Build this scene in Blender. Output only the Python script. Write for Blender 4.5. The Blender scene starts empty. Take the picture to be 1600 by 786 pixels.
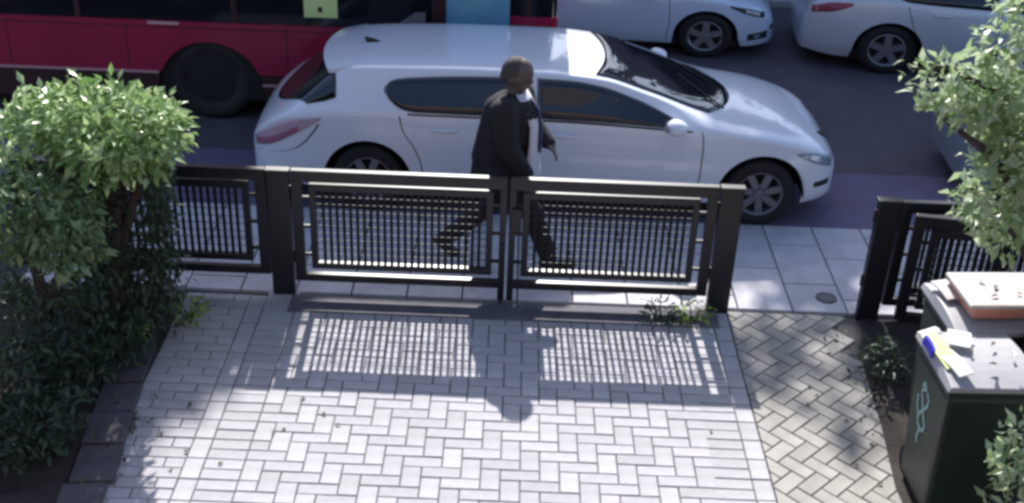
import bpy, bmesh, math, random
import numpy as np
from mathutils import Vector, Matrix

# ------------------------------------------------------------------ camera, sky, sun, exposure
S = bpy.context.scene
col = S.collection
rad = math.radians

CAM_H, PITCH, ROLL, YAW, FPX = 4.7, rad(29.0), rad(2.4), rad(0.3), 1860.0
cam_d = bpy.data.cameras.new('camera')
cam_d.sensor_width = 36.0
cam_d.lens = 36.0 * FPX / 1600.0
cam_d.clip_start, cam_d.clip_end = 0.05, 400.0
cam = bpy.data.objects.new('camera', cam_d)
col.objects.link(cam)
_f = Vector((math.sin(YAW) * math.cos(PITCH), math.cos(YAW) * math.cos(PITCH), -math.sin(PITCH)))
_r = Vector((math.cos(YAW), -math.sin(YAW), 0))
_u = _r.cross(_f)
_c, _s = math.cos(ROLL), math.sin(ROLL)
_r2, _u2 = _c * _r + _s * _u, -_s * _r + _c * _u
cam.matrix_world = Matrix(((_r2.x, _u2.x, -_f.x, 0), (_r2.y, _u2.y, -_f.y, 0), (_r2.z, _u2.z, -_f.z, CAM_H), (0, 0, 0, 1)))
S.camera = cam

SUN_EL, SUN_AZ = rad(40.2), rad(-2.0)          # the sun stands over the far side of the street
world = bpy.data.worlds.new('World')
S.world = world
world.use_nodes = True
wn = world.node_tree
sky = wn.nodes.new('ShaderNodeTexSky')
sky.sky_type = 'NISHITA'
sky.sun_disc = False
sky.sun_elevation = SUN_EL
sky.sun_rotation = SUN_AZ
sky.air_density = 0.85
sky.dust_density = 1.2
sky.ozone_density = 1.6
bg = wn.nodes['Background']
bg.inputs['Strength'].default_value = 0.148
wn.links.new(sky.outputs[0], bg.inputs['Color'])

sun_d = bpy.data.lights.new('sun', 'SUN')
sun_d.energy = 5.0
sun_d.angle = rad(0.6)
sun_d.color = (1.0, 0.965, 0.92)
sun = bpy.data.objects.new('sun', sun_d)
col.objects.link(sun)
_sd = Vector((math.sin(SUN_AZ) * math.cos(SUN_EL), math.cos(SUN_AZ) * math.cos(SUN_EL), math.sin(SUN_EL)))
sun.rotation_euler = _sd.to_track_quat('Z', 'Y').to_euler()
sun.location = (0, 12, 12)

S.view_settings.view_transform = 'Standard'
S.view_settings.look = 'None'
S.view_settings.gamma = 1.0
S.view_settings.exposure = 0.72
S.cycles.filter_width = 3.1                    # soft security-camera lens
S.cycles.use_denoising = True
S.cycles.max_bounces = 6

# ------------------------------------------------------------------ helpers
def tag(o, label=None, cat=None, group=None, kind=None):
    if label: o['label'] = label
    if cat: o['category'] = cat
    if group: o['group'] = group
    if kind: o['kind'] = kind
    return o

def empty(name, loc=(0, 0, 0), rz=0.0, parent=None):
    o = bpy.data.objects.new(name, None)
    o.empty_display_size = 0.1
    col.objects.link(o)
    o.location = loc
    o.rotation_euler = (0, 0, rz)
    if parent: o.parent = parent
    return o

def link(name, me, mat, parent=None, smooth=False, bevel=0.0, angle=None):
    if mat is not None and len(me.materials) == 0: me.materials.append(mat)
    if smooth:
        me.polygons.foreach_set('use_smooth', [True] * len(me.polygons))
    o = bpy.data.objects.new(name, me)
    col.objects.link(o)
    if parent: o.parent = parent
    if bevel:
        b = o.modifiers.new('bevel', 'BEVEL'); b.width = bevel; b.segments = 2; b.limit_method = 'ANGLE'; b.angle_limit = rad(40)
    return o

class MB:
    """collects simple solids into one mesh"""
    def __init__(s): s.v, s.f = [], []
    def add(s, vs, fs):
        n = len(s.v); s.v += [tuple(p) for p in vs]; s.f += [tuple(i + n for i in f) for f in fs]; return s
    def box(s, x0, x1, y0, y1, z0, z1):
        return s.add([(x0,y0,z0),(x1,y0,z0),(x1,y1,z0),(x0,y1,z0),(x0,y0,z1),(x1,y0,z1),(x1,y1,z1),(x0,y1,z1)],
                     [(0,3,2,1),(4,5,6,7),(0,1,5,4),(1,2,6,5),(2,3,7,6),(3,0,4,7)])
    def obox(s, c, ax, ay, az):
        c, ax, ay, az = Vector(c), Vector(ax), Vector(ay), Vector(az)
        p = [c + i*ax + j*ay + k*az for k in (-1,1) for i, j in ((-1,-1),(1,-1),(1,1),(-1,1))]
        return s.add(p, [(0,3,2,1),(4,5,6,7),(0,1,5,4),(1,2,6,5),(2,3,7,6),(3,0,4,7)])
    def tube(s, pts, rs, n=8, cap=True):
        pts = [Vector(p) for p in pts]
        if not hasattr(rs, '__len__'): rs = [rs] * len(pts)
        base = len(s.v); a = None
        for i, p in enumerate(pts):
            t = (pts[min(i+1, len(pts)-1)] - pts[max(i-1, 0)]).normalized()
            if a is None: a = t.orthogonal().normalized()
            a = (a - t * a.dot(t)).normalized(); b = t.cross(a)
            for k in range(n):
                q = 2*math.pi*k/n
                s.v.append(tuple(p + rs[i]*(math.cos(q)*a + math.sin(q)*b)))
        for i in range(len(pts)-1):
            for k in range(n):
                k2 = (k+1) % n
                s.f.append((base+i*n+k, base+i*n+k2, base+(i+1)*n+k2, base+(i+1)*n+k))
        if cap:
            s.f.append(tuple(base+k for k in range(n))[::-1]); e = base+(len(pts)-1)*n
            s.f.append(tuple(e+k for k in range(n)))
        return s
    def lathe(s, prof, n=32, axis='y', c=(0,0,0), close=False):
        base = len(s.v)
        for r, h in prof:
            for k in range(n):
                q = 2*math.pi*k/n
                if axis == 'y': p = (c[0]+r*math.cos(q), c[1]+h, c[2]+r*math.sin(q))
                else: p = (c[0]+r*math.cos(q), c[1]+r*math.sin(q), c[2]+h)
                s.v.append(p)
        m = len(prof)
        for i in range(m if close else m-1):
            for k in range(n):
                k2 = (k+1) % n; j = (i+1) % m
                s.f.append((base+i*n+k, base+i*n+k2, base+j*n+k2, base+j*n+k))
        return s
    def prism(s, poly, d0, d1, axis='y'):
        n = len(poly)
        def P(a, b, d): return (a, d, b) if axis == 'y' else ((d, a, b) if axis == 'x' else (a, b, d))
        vs = [P(a, b, d0) for a, b in poly] + [P(a, b, d1) for a, b in poly]
        fs = [tuple(range(n))[::-1], tuple(range(n, 2*n))] + [(i, (i+1) % n, n+(i+1) % n, n+i) for i in range(n)]
        return s.add(vs, fs)
    def mesh(s, name, fix=True):
        me = bpy.data.meshes.new(name)
        me.from_pydata(s.v, [], s.f)
        if fix:
            b = bmesh.new(); b.from_mesh(me); bmesh.ops.recalc_face_normals(b, faces=b.faces); b.to_mesh(me); b.free()
        me.update()
        return me
    def build(s, name, mat, parent=None, smooth=False, bevel=0.0):
        return link(name, s.mesh(name), mat, parent, smooth, bevel)

def sharp(o, ang=35):
    """smooth shading with hard edges kept"""
    me = o.data
    b = bmesh.new(); b.from_mesh(me)
    for e in b.edges:
        e.smooth = not (len(e.link_faces) == 2 and e.calc_face_angle(0) > rad(ang))
    for f in b.faces: f.smooth = True
    b.to_mesh(me); b.free()
    return o

# ------------------------------------------------------------------ materials
def nodes(name):
    m = bpy.data.materials.new(name); m.use_nodes = True
    return m, m.node_tree, m.node_tree.nodes['Principled BSDF']

def mat(name, c, rough=0.5, metal=0.0, var=0.0, scale=8.0, bump=0.0, bscale=60.0, coat=0.0, spec=0.5, per_obj=0.0, c2=None):
    m, t, p = nodes(name)
    p.inputs['Roughness'].default_value = rough
    p.inputs['Metallic'].default_value = metal
    p.inputs['Coat Weight'].default_value = coat
    p.inputs['Coat Roughness'].default_value = 0.06
    p.inputs['Specular IOR Level'].default_value = spec
    p.inputs['Base Color'].default_value = (*c, 1)
    tc = t.nodes.new('ShaderNodeTexCoord')
    src = None
    if var or c2:
        nz = t.nodes.new('ShaderNodeTexNoise'); nz.inputs['Scale'].default_value = scale; nz.inputs['Detail'].default_value = 6; nz.inputs['Roughness'].default_value = 0.65
        t.links.new(tc.outputs['Object'], nz.inputs['Vector'])
        r = t.nodes.new('ShaderNodeValToRGB')
        r.color_ramp.elements[0].position, r.color_ramp.elements[1].position = 0.3, 0.72
        lo = c2 if c2 else tuple(x*(1-var) for x in c); hi = c if c2 else tuple(min(1, x*(1+var)) for x in c)
        r.color_ramp.elements[0].color = (*lo, 1); r.color_ramp.elements[1].color = (*hi, 1)
        t.links.new(nz.outputs['Fac'], r.inputs['Fac'])
        src = r.outputs['Color']
    if per_obj:
        oi = t.nodes.new('ShaderNodeObjectInfo')
        mr = t.nodes.new('ShaderNodeMapRange'); mr.inputs['To Min'].default_value = 1-per_obj; mr.inputs['To Max'].default_value = 1+per_obj
        t.links.new(oi.outputs['Random'], mr.inputs['Value'])
        mx = t.nodes.new('ShaderNodeVectorMath'); mx.operation = 'SCALE'
        if src: t.links.new(src, mx.inputs[0])
        else: mx.inputs[0].default_value = c
        t.links.new(mr.outputs['Result'], mx.inputs['Scale'])
        src = mx.outputs['Vector']
    if src: t.links.new(src, p.inputs['Base Color'])
    if bump:
        nb = t.nodes.new('ShaderNodeTexNoise'); nb.inputs['Scale'].default_value = bscale; nb.inputs['Detail'].default_value = 5
        t.links.new(tc.outputs['Object'], nb.inputs['Vector'])
        b = t.nodes.new('ShaderNodeBump'); b.inputs['Strength'].default_value = bump; b.inputs['Distance'].default_value = 0.01
        t.links.new(nb.outputs['Fac'], b.inputs['Height']); t.links.new(b.outputs['Normal'], p.inputs['Normal'])
    return m

def leaf_mat(name, c1, c2, rough=0.4, trans=0.5):
    m, t, p = nodes(name)
    g = t.nodes.new('ShaderNodeNewGeometry')
    r = t.nodes.new('ShaderNodeValToRGB'); r.color_ramp.elements[0].color = (*c1, 1); r.color_ramp.elements[1].color = (*c2, 1)
    t.links.new(g.outputs['Random Per Island'], r.inputs['Fac'])
    t.links.new(r.outputs['Color'], p.inputs['Base Color'])
    p.inputs['Roughness'].default_value = rough
    tr = t.nodes.new('ShaderNodeBsdfTranslucent'); t.links.new(r.outputs['Color'], tr.inputs['Color'])
    mx = t.nodes.new('ShaderNodeMixShader'); mx.inputs['Fac'].default_value = trans
    t.links.new(p.outputs[0], mx.inputs[1]); t.links.new(tr.outputs[0], mx.inputs[2])
    t.links.new(mx.outputs[0], t.nodes['Material Output'].inputs['Surface'])
    return m

M = dict(
    sill=mat('gate_shade_strip', (0.13, 0.125, 0.14), 0.9, var=0.25, scale=6, bump=0.3, bscale=80),  # dark tone stands in for the shade under the gate
    paver=mat('paver', (0.415, 0.40, 0.415), 0.85, var=0.16, scale=4, bump=0.35, bscale=90, per_obj=0.09),
    paver_grey=mat('paver_grey', (0.42, 0.40, 0.37), 0.85, c2=(0.25, 0.235, 0.21), scale=2.6, bump=0.25, bscale=120, per_obj=0.08),
    joint=mat('joint_sand', (0.085, 0.08, 0.08), 0.95, var=0.3, scale=30),
    slab=mat('pavement_slab', (0.52, 0.50, 0.53), 0.9, var=0.16, scale=5, bump=0.2, bscale=90, per_obj=0.07),
    slab_bed=mat('slab_bed', (0.05, 0.05, 0.055), 0.95),
    footway=mat('footway_tarmac', (0.15, 0.125, 0.20), 0.9, var=0.15, scale=4, bump=0.3, bscale=160),
    asphalt=mat('asphalt', (0.098, 0.084, 0.110), 0.85, var=0.18, scale=2.2, bump=0.4, bscale=180),
    soil=mat('soil', (0.035, 0.028, 0.024), 0.95, var=0.4, scale=14, bump=0.8, bscale=40),
    edging=mat('edging_stone', (0.085, 0.076, 0.084), 0.9, var=0.25, scale=6, bump=0.4, bscale=70, per_obj=0.1),
    iron=mat('black_painted_steel', (0.009, 0.009, 0.014), 0.36, var=0.25, scale=5, spec=0.55),
    rod=mat('thin_steel_rod', (0.012, 0.012, 0.016), 0.5, spec=0.35),
    iron_bar=mat('black_grating_steel', (0.008, 0.008, 0.012), 0.5, spec=0.25),
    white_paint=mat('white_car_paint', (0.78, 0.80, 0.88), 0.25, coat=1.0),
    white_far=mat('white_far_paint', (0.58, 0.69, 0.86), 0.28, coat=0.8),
    silver=mat('silver_car_paint', (0.60, 0.64, 0.70), 0.30, metal=0.15, coat=0.8),
    grey_paint=mat('grey_car_paint', (0.30, 0.33, 0.38), 0.3, metal=0.3, coat=0.8),
    car_glass=mat('car_glass', (0.012, 0.013, 0.022), 0.04, spec=0.8),
    black_trim=mat('black_trim', (0.012, 0.012, 0.015), 0.5),
    rubber=mat('tyre_rubber', (0.014, 0.014, 0.016), 0.75, var=0.3, scale=20),
    alloy=mat('alloy', (0.40, 0.40, 0.43), 0.33, metal=0.8),
    dim_alloy=mat('wheel_trim', (0.22, 0.22, 0.24), 0.45, metal=0.5),
    under=mat('underbody', (0.012, 0.012, 0.013), 0.9),
    lens_clear=mat('clear_lens', (0.28, 0.33, 0.42), 0.08, spec=0.8, metal=0.3),
    lens_bright=mat('lamp_reflector', (0.85, 0.86, 0.9), 0.12, metal=0.6),
    lens_red=mat('red_lens', (0.30, 0.05, 0.10), 0.12, coat=0.5),
    lens_rose=mat('rose_lens', (0.36, 0.12, 0.20), 0.14, coat=0.5),
    lens_pink=mat('pink_lens', (0.55, 0.36, 0.46), 0.14, coat=0.5),
    bus_red=mat('bus_red_paint', (0.30, 0.010, 0.050), 0.35, coat=0.3, var=0.12, scale=1.5),
    bus_dark=mat('bus_skirt', (0.035, 0.008, 0.012), 0.5, var=0.2, scale=3),
    bus_line=mat('bus_moulding', (0.50, 0.26, 0.30), 0.5),
    bus_glass=mat('bus_glass', (0.010, 0.011, 0.016), 0.06),
    teal=mat('turquoise_panel', (0.20, 0.48, 0.58), 0.3, c2=(0.10, 0.26, 0.48), scale=1.6),
    sticker=mat('lime_sticker', (0.62, 0.75, 0.32), 0.6),
    pale=mat('pale_vent', (0.55, 0.34, 0.38), 0.6),
    grey=mat('reflection_grey', (0.16, 0.15, 0.17), 0.6),  # flat grey for the reflection patch on the bus window
    bin_green=mat('dark_green_plastic', (0.018, 0.032, 0.024), 0.42, var=0.2, scale=4, bump=0.1, bscale=200),
    bin_lid=mat('pale_grey_lid', (0.36, 0.355, 0.375), 0.5, var=0.12, scale=6),
    orange=mat('terracotta_plastic', (0.52, 0.24, 0.17), 0.5, var=0.12, scale=6),
    box_top=mat('pale_box_lid', (0.46, 0.42, 0.40), 0.55, var=0.1, scale=5),
    yellow=mat('yellow_paper', (0.55, 0.60, 0.26), 0.75, var=0.12, scale=20),
    paper=mat('white_paper', (0.62, 0.62, 0.63), 0.8, var=0.06, scale=20),
    blue=mat('blue_plastic', (0.03, 0.03, 0.45), 0.4),
    mark=mat('pale_green_paint', (0.30, 0.46, 0.42), 0.7, var=0.2, scale=30),
    cover=mat('cast_iron', (0.12, 0.12, 0.14), 0.6, var=0.2, scale=20),
    bark=mat('bark', (0.06, 0.05, 0.045), 0.9, var=0.35, scale=18, bump=0.8, bscale=30),
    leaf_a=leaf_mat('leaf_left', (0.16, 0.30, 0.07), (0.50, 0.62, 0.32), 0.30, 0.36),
    leaf_b=leaf_mat('leaf_right', (0.22, 0.34, 0.12), (0.58, 0.66, 0.46), 0.30, 0.42),
    leaf_y=leaf_mat('leaf_yellow', (0.22, 0.36, 0.07), (0.42, 0.55, 0.18)),
    leaf_d=leaf_mat('leaf_dark', (0.018, 0.034, 0.018), (0.055, 0.095, 0.05), trans=0.3),  # dark greens also paint in the shade of low, inner leaves
    leaf_dry=leaf_mat('leaf_dry', (0.035, 0.03, 0.02), (0.12, 0.11, 0.07), trans=0.15),
    hedge=leaf_mat('leaf_hedge', (0.02, 0.04, 0.02), (0.06, 0.10, 0.04)),
    suit=mat('dark_suit_cloth', (0.014, 0.012, 0.017), 0.85, var=0.2, scale=10, bump=1.0, bscale=9),
    trouser=mat('dark_trouser_cloth', (0.018, 0.017, 0.024), 0.85),
    shirt=mat('white_shirt', (0.62, 0.62, 0.70), 0.8),
    tie=mat('navy_tie', (0.02, 0.02, 0.08), 0.6),
    skin=mat('skin', (0.105, 0.078, 0.072), 0.55, var=0.1, scale=25),
    hair=mat('short_grey_hair', (0.055, 0.047, 0.047), 0.8, var=0.4, scale=60),
    hinge=mat('worn_steel', (0.05, 0.045, 0.045), 0.5, var=0.4, scale=30),
    leather=mat('black_leather', (0.012, 0.012, 0.013), 0.4),
    wall=mat('brick_wall', (0.24, 0.17, 0.14), 0.9, var=0.2, scale=3),
    white_wood=mat('white_woodwork', (0.7, 0.7, 0.68), 0.5),
    roof_tile=mat('roof_tile', (0.12, 0.10, 0.10), 0.8, var=0.2, scale=4),
    leaf_m=leaf_mat('leaf_mid', (0.07, 0.14, 0.04), (0.30, 0.40, 0.20), 0.32, 0.36),
)

# ------------------------------------------------------------------ ground, street
GATE_Y = 7.70
def sheet(name, x0, x1, y0, y1, z, m, parent=None):
    o = MB().add([(x0,y0,z),(x1,y0,z),(x1,y1,z),(x0,y1,z)], [(0,1,2,3)]).build(name, m, parent)
    return o
tag(sheet('ground', -150, 150, -60, 250, -0.062, M['soil']), kind='structure')
tag(MB().box(-60, 60, 10.30, 15.6, -0.30, -0.040).build('road', M['asphalt']), kind='structure')
tag(MB().box(-60, 60, 9.14, 10.298, -0.30, -0.014).build('footway_strip', M['footway'], bevel=0.01), kind='structure')
pav = tag(MB().box(-30, 30, GATE_Y-0.02, 9.138, -0.30, -0.034).build('pavement', M['slab_bed']), kind='structure')
tag(MB().box(-60, 60, 15.6, 18.4, -0.30, 0.05).build('far_pavement', M['slab'], bevel=0.015), kind='structure')

# pavement slabs, three rows in each column, the columns staggered
slab_cache = {}
def slab(x0, x1, y0, y1):
    w, d = round(x1-x0, 3), round(y1-y0, 3)
    if (w, d) not in slab_cache:
        g = 0.006
        b = bmesh.new(); bmesh.ops.create_cube(b, size=1)
        for v in b.verts: v.co = Vector((v.co.x*(w-2*g), v.co.y*(d-2*g), v.co.z*0.05))
        bmesh.ops.bevel(b, geom=[e for e in b.edges if abs(e.verts[0].co.z-0.025) < 1e-4 and abs(e.verts[1].co.z-0.025) < 1e-4], offset=0.005, segments=1, affect='EDGES')
        me = bpy.data.meshes.new('slab'); b.to_mesh(me); b.free(); slab_cache[(w, d)] = me; me.materials.append(M['slab'])
    o = bpy.data.objects.new('slab', slab_cache[(w, d)]); col.objects.link(o); o.parent = pav
    o.location = ((x0+x1)/2, (y0+y1)/2, -0.026 + random.uniform(-0.002, 0.002))
random.seed(4)
edges_x = [1.775 + 0.42*k for k in range(-13, 9)]
for i in range(len(edges_x)-1):
    off = [0.62, 0.42, 0.84][i % 3]
    ys = [GATE_Y+0.02] + [y for y in (GATE_Y-0.40+off+0.0, GATE_Y+off+0.25, GATE_Y+off+0.85) if GATE_Y+0.15 < y < 9.0] + [9.132]
    for y0, y1 in zip(ys, ys[1:]): slab(edges_x[i], edges_x[i+1], y0, y1)

# small round stopcock cover in the slabs
c = empty('stopcock_cover', (2.49, 7.93, 0.0))
MB().lathe([(0.0, 0.006), (0.062, 0.006), (0.066, 0.0), (0.066, -0.01)], 24, 'z').build('lid', M['cover'], c)
MB().lathe([(0.070, -0.01), (0.070, 0.004), (0.082, 0.004), (0.082, -0.01)], 24, 'z').build('rim', M['black_trim'], c)
tag(c, 'small round iron stopcock cover in the pavement slabs by the gateway', 'cover')

# the house the view is taken from, unseen, added to throw sunlight back on the drive
hs_ = empty('house', (0, -0.9, 0))
MB().box(-7, 7, -7.0, 0.0, -.05, 6.4).build('wall', M['wall'], hs_)
rf = MB().prism([(-7.4, 6.4), (.4, 6.4), (-3.5, 9.2)], -7.3, 7.3, 'x').build('roof', M['roof_tile'], hs_)
MB().box(4.6, 5.4, -3.9, -3.1, 8.2, 10.0).build('chimney', M['wall'], rf)
for x in (-4.6, 3.4):
    for z in (.9, 3.9):
        w_ = MB().box(x-.9, x+.9, -.02, .03, z, z+1.3).build('window', M['white_wood'], hs_)
        for k in (-1, 1): MB().box(x+k*.43-.38, x+k*.43+.38, .031, .036, z+.08, z+1.22).build('pane', M['car_glass'], w_)
d_ = MB().box(-.5, .5, -.02, .04, 0, 2.05).build('door', M['bus_dark'], hs_)
MB().box(.36, .42, .041, .09, .95, 1.10).build('handle', M['alloy'], d_)
tag(hs_, 'unseen added brick house with white window frames facing the drive and the gate', 'house')

# ------------------------------------------------------------------ block paving
CX, CY, PT = 0.12, 0.0965, 0.05
brick_cache = {}
def brick_mesh(w, d, m):
    k = (round(w, 3), round(d, 3), m.name)
    if k not in brick_cache:
        b = bmesh.new(); bmesh.ops.create_cube(b, size=1)
        for v in b.verts: v.co = Vector((v.co.x*(w-0.007), v.co.y*(d-0.007), v.co.z*PT))
        bmesh.ops.bevel(b, geom=[e for e in b.edges if min(e.verts[0].co.z, e.verts[1].co.z) > 0], offset=0.004, segments=1, affect='EDGES')
        me = bpy.data.meshes.new('brick'); b.to_mesh(me); b.free(); me.materials.append(m); brick_cache[k] = me
    return brick_cache[k]

def lay(parent, items, m, keep, clip=None):
    """items: (x, y, w, d, angle); the `keep` ones lying most in view become objects, the rest one mesh"""
    items = sorted(items, key=lambda q: (q[1] < 5.30, abs(q[1]-5.9)))
    rest = bmesh.new()
    for i, (x, y, w, d, a) in enumerate(items):
        me = brick_mesh(w, d, m)
        dz = random.uniform(-0.0025, 0.0025); ra = a + random.uniform(-0.012, 0.012)
        tx, ty = random.uniform(-0.008, 0.008), random.uniform(-0.008, 0.008)
        T = Matrix.Translation((x, y, -PT/2 + dz)) @ Matrix.Rotation(ra, 4, 'Z') @ Matrix.Rotation(tx, 4, 'X') @ Matrix.Rotation(ty, 4, 'Y')
        if clip and (x < clip[0]+0.13 or y > clip[1]-0.13):           # cut bricks along the border
            b = bmesh.new(); b.from_mesh(me); bmesh.ops.transform(b, matrix=T, verts=b.verts)
            for co, no in (((clip[0], 0, 0), (-1, 0, 0)), ((0, clip[1], 0), (0, 1, 0))):
                g = bmesh.ops.bisect_plane(b, geom=b.verts[:]+b.edges[:]+b.faces[:], plane_co=co, plane_no=no, clear_outer=True)
                ed = [e for e in g['geom_cut'] if isinstance(e, bmesh.types.BMEdge)]
                if ed: bmesh.ops.edgeloop_fill(b, edges=ed)
            if len(b.verts) > 5:
                me2 = bpy.data.meshes.new('brick'); b.to_mesh(me2); link('brick', me2, m, parent)
            b.free(); continue
        if i < keep:
            o = bpy.data.objects.new('brick', me); col.objects.link(o); o.parent = parent; o.matrix_local = T
        else:
            n0 = len(rest.verts); rest.from_mesh(me); rest.verts.ensure_lookup_table()
            bmesh.ops.transform(rest, matrix=T, verts=rest.verts[n0:])
    if len(rest.verts):
        me = bpy.data.meshes.new('brick_field'); rest.to_mesh(me)
        tag(link('brick_field', me, m, parent), kind='stuff')
    rest.free()

random.seed(11)
X0, X1, Y0, Y1 = -1.545, 1.315, 4.95, GATE_Y-0.03
drive = tag(MB().box(-2.60, 1.677, Y0-0.1, GATE_Y-0.022, -0.30, -0.014).build('driveway', M['joint']), kind='structure')
items = []
nx, ny = round((X1-X0)/CX), round((Y1-Y0)/CY)
# 90 degree herringbone in cell units: across brick (2x1), along brick (1x2)
def put(i, j, di, dj):
    cs = [(i+a, j+b) for a in range(di) for b in range(dj)]
    cs = [c for c in cs if 0 <= c[0] < nx and 0 <= c[1] < ny]
    if not cs: return
    i0, i1 = min(c[0] for c in cs), max(c[0] for c in cs)+1
    j0, j1 = min(c[1] for c in cs), max(c[1] for c in cs)+1
    items.append((X0+CX*(i0+i1)/2, Y0+CY*(j0+j1)/2, CX*(i1-i0), CY*(j1-j0), 0.0))
for j in range(-4, ny+4):
    for i in range(-4, nx+4):
        k = (i + j) % 4
        if k == 0: put(i, j, 2, 1)
        elif k == 2: put(i, j, 1, 2)
# borders: a ladder of cross bricks and one running course on either side
y = Y0
while y < Y1:
    items.append((X1+0.12, y+CY/2, 0.24, CY, 0)); items.append((X0-0.12, y+CY/2, 0.24, CY, 0)); y += CY
y = Y0
while y < Y1-0.1:
    items.append((X1+0.24+0.06, y+0.0965, 0.12, 0.193, 0)); items.append((X0-0.24-0.06, y+0.0965, 0.12, 0.193, 0)); y += 0.193
y = Y0
k = 0
while y < Y1-0.1:
    xs = (X0-0.36-0.12, X0-0.36-0.36) if k % 2 == 0 else (X0-0.36-0.06, X0-0.36-0.24, X0-0.36-0.42)
    for q, xx in enumerate(xs):
        w = 0.24 if k % 2 == 0 or q == 1 else 0.12
        items.append((xx, y+CY/2, w, CY, 0))
    y += CY; k += 1
lay(drive, items, M['paver'], 300)

# path of diagonal herringbone beside the drive
path = tag(MB().box(1.679, 2.72, Y0-0.1, GATE_Y-0.022, -0.30, -0.016).build('side_path', M['joint']), kind='structure')
items = []
Wd = 0.108
ca = math.cos(rad(45))
for j in range(-60, 60):
    for i in range(-60, 60):
        k = (i + j) % 4
        if k == 0: bx, by, w, d = (i+1)*Wd, (j+0.5)*Wd, 2*Wd, Wd
        elif k == 2: bx, by, w, d = (i+0.5)*Wd, (j+1)*Wd, Wd, 2*Wd
        else: continue
        x = 2.2 + (bx-by)*ca; yy = 6.2 + (bx+by)*ca
        if 1.57 < x < 2.60 - 0.10*math.sin((yy-5.0)*3.4) and 4.95 < yy < GATE_Y+0.06:
            items.append((x, yy, w, d, rad(45)))
lay(path, items, M['paver_grey'], 300, clip=(1.681, GATE_Y-0.026))

# soil beds and the stone edging on the left
def bed(name, poly, z, seed):
    random.seed(seed)
    b = bmesh.new()
    vs = [b.verts.new((x, y, z)) for x, y in poly]
    b.faces.new(vs); bmesh.ops.triangulate(b, faces=b.faces)
    bmesh.ops.subdivide_edges(b, edges=b.edges, cuts=9, use_grid_fill=True)
    for v in b.verts:
        if not v.is_boundary: v.co.z += random.uniform(0, 0.05)
    me = bpy.data.meshes.new(name); b.to_mesh(me); b.free()
    return tag(link(name, me, M['soil'], smooth=True), kind='structure')
bed('planting_bed', [(-6, 4.2), (-2.50, 4.2), (-2.52, 5.3), (-2.66, 6.5), (-2.64, 7.64), (-6, 7.64)], 0.02, 3)
bed('bin_bed', [(2.47, 4.2), (6, 4.2), (6, 7.64), (2.68, 7.64), (2.55, 7.0), (2.50, 6.3), (2.43, 5.7)], 0.004, 5)
edg = tag(MB().box(-2.70, -2.25, 4.2, 7.6, -0.3, -0.018).build('bed_edging', M['joint']), kind='structure')
random.seed(8)
y = 4.3
while y < 7.4:
    l = random.uniform(0.30, 0.42); t = (y-5.3)/1.2
    xc = -2.40 - 0.13*max(0, min(1.2, t))
    o = MB().box(-0.13, 0.13, -l/2+0.006, l/2-0.006, -0.06, 0.028+random.uniform(0, 0.012)).build('stone', M['edging'], edg, bevel=0.012)
    o.location = (xc, y+l/2, 0); o.rotation_euler = (0, 0, 0.10+random.uniform(-0.03, 0.03)); y += l

# ------------------------------------------------------------------ gates and fences
bar_me = {}
def shared_box(key, sx, sy, sz, m):
    k = (key, round(sx, 4), round(sy, 4), round(sz, 4))
    if k not in bar_me:
        me = MB().box(-sx/2, sx/2, -sy/2, sy/2, -sz/2, sz/2).mesh(key); me.materials.append(m); bar_me[k] = me
    return bar_me[k]
def piece(name, me, parent, loc):
    o = bpy.data.objects.new(name, me); col.objects.link(o); o.parent = parent; o.location = loc; return o

def leaf_panel(root, x0, x1, zb, zt, y=0.0, top_rail=True, gap=0.05, sides=(True, True), foot=None):
    """outer frame, inner frame on short spacers, grating of flat bars with thin cross rods"""
    fw, fd, tr = 0.076, 0.05, 0.090
    fl, fr_ = (0.048 if foot == 'l' else fw), (0.048 if foot == 'r' else fw)      # the meeting stiles are slimmer
    if sides[0]: MB().box(x0, x0+fl, y-fd/2, y+fd/2, zb if foot != 'l' else 0.02, zt-tr).build('stile', M['iron'], root, bevel=0.004)
    if sides[1]: MB().box(x1-fr_, x1, y-fd/2, y+fd/2, zb if foot != 'r' else 0.02, zt-tr).build('stile', M['iron'], root, bevel=0.004)
    MB().box(x0, x1, y-fd/2-0.002, y+fd/2+0.002, zt-tr, zt).build('top_rail', M['iron'], root, bevel=0.004)
    MB().box(x0+fl, x1-fr_, y-fd/2, y+fd/2, zb, zb+0.060).build('bottom_rail', M['iron'], root, bevel=0.004)
    iw = 0.048
    a0, a1, b0, b1 = x0+fl+gap, x1-fr_-gap, zb+0.060+gap, zt-tr-0.022
    inn = MB()
    inn.box(a0, a0+iw, y-0.022, y+0.022, b0+iw, b1-iw); inn.box(a1-iw, a1, y-0.022, y+0.022, b0+iw, b1-iw)
    inn.box(a0, a1, y-0.024, y+0.024, b0, b0+iw); inn.box(a0, a1, y-0.024, y+0.024, b1-iw, b1)
    f = inn.build('panel_frame', M['iron'], root, bevel=0.003)
    h = b1-b0
    for z in (b0+h*0.16, b0+h*0.50, b0+h*0.84):
        piece('spacer', shared_box('spacer', gap+0.004, 0.018, 0.022, M['iron']), root, (x0+fl+gap/2, y, z))
        piece('spacer', shared_box('spacer', gap+0.004, 0.018, 0.022, M['iron']), root, (x1-fr_-gap/2, y, z))
    n = round((a1-a0-2*iw)/0.0495)
    st = (a1-a0-2*iw)/n
    for k in range(1, n):
        piece('grating_bar', shared_box('grating_bar', 0.022, 0.014, h-2*iw+0.004, M['iron_bar']), f, (a0+iw+k*st, y+0.004, (b0+b1)/2))
    m_ = round((h-2*iw)/0.058); sz = (h-2*iw)/m_
    for k in range(1, m_):
        piece('cross_rod', shared_box('cross_rod', a1-a0-2*iw+0.004, 0.005, 0.004, M['rod']), f, ((a0+a1)/2, y+0.0125, b0+iw+k*sz))

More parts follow.
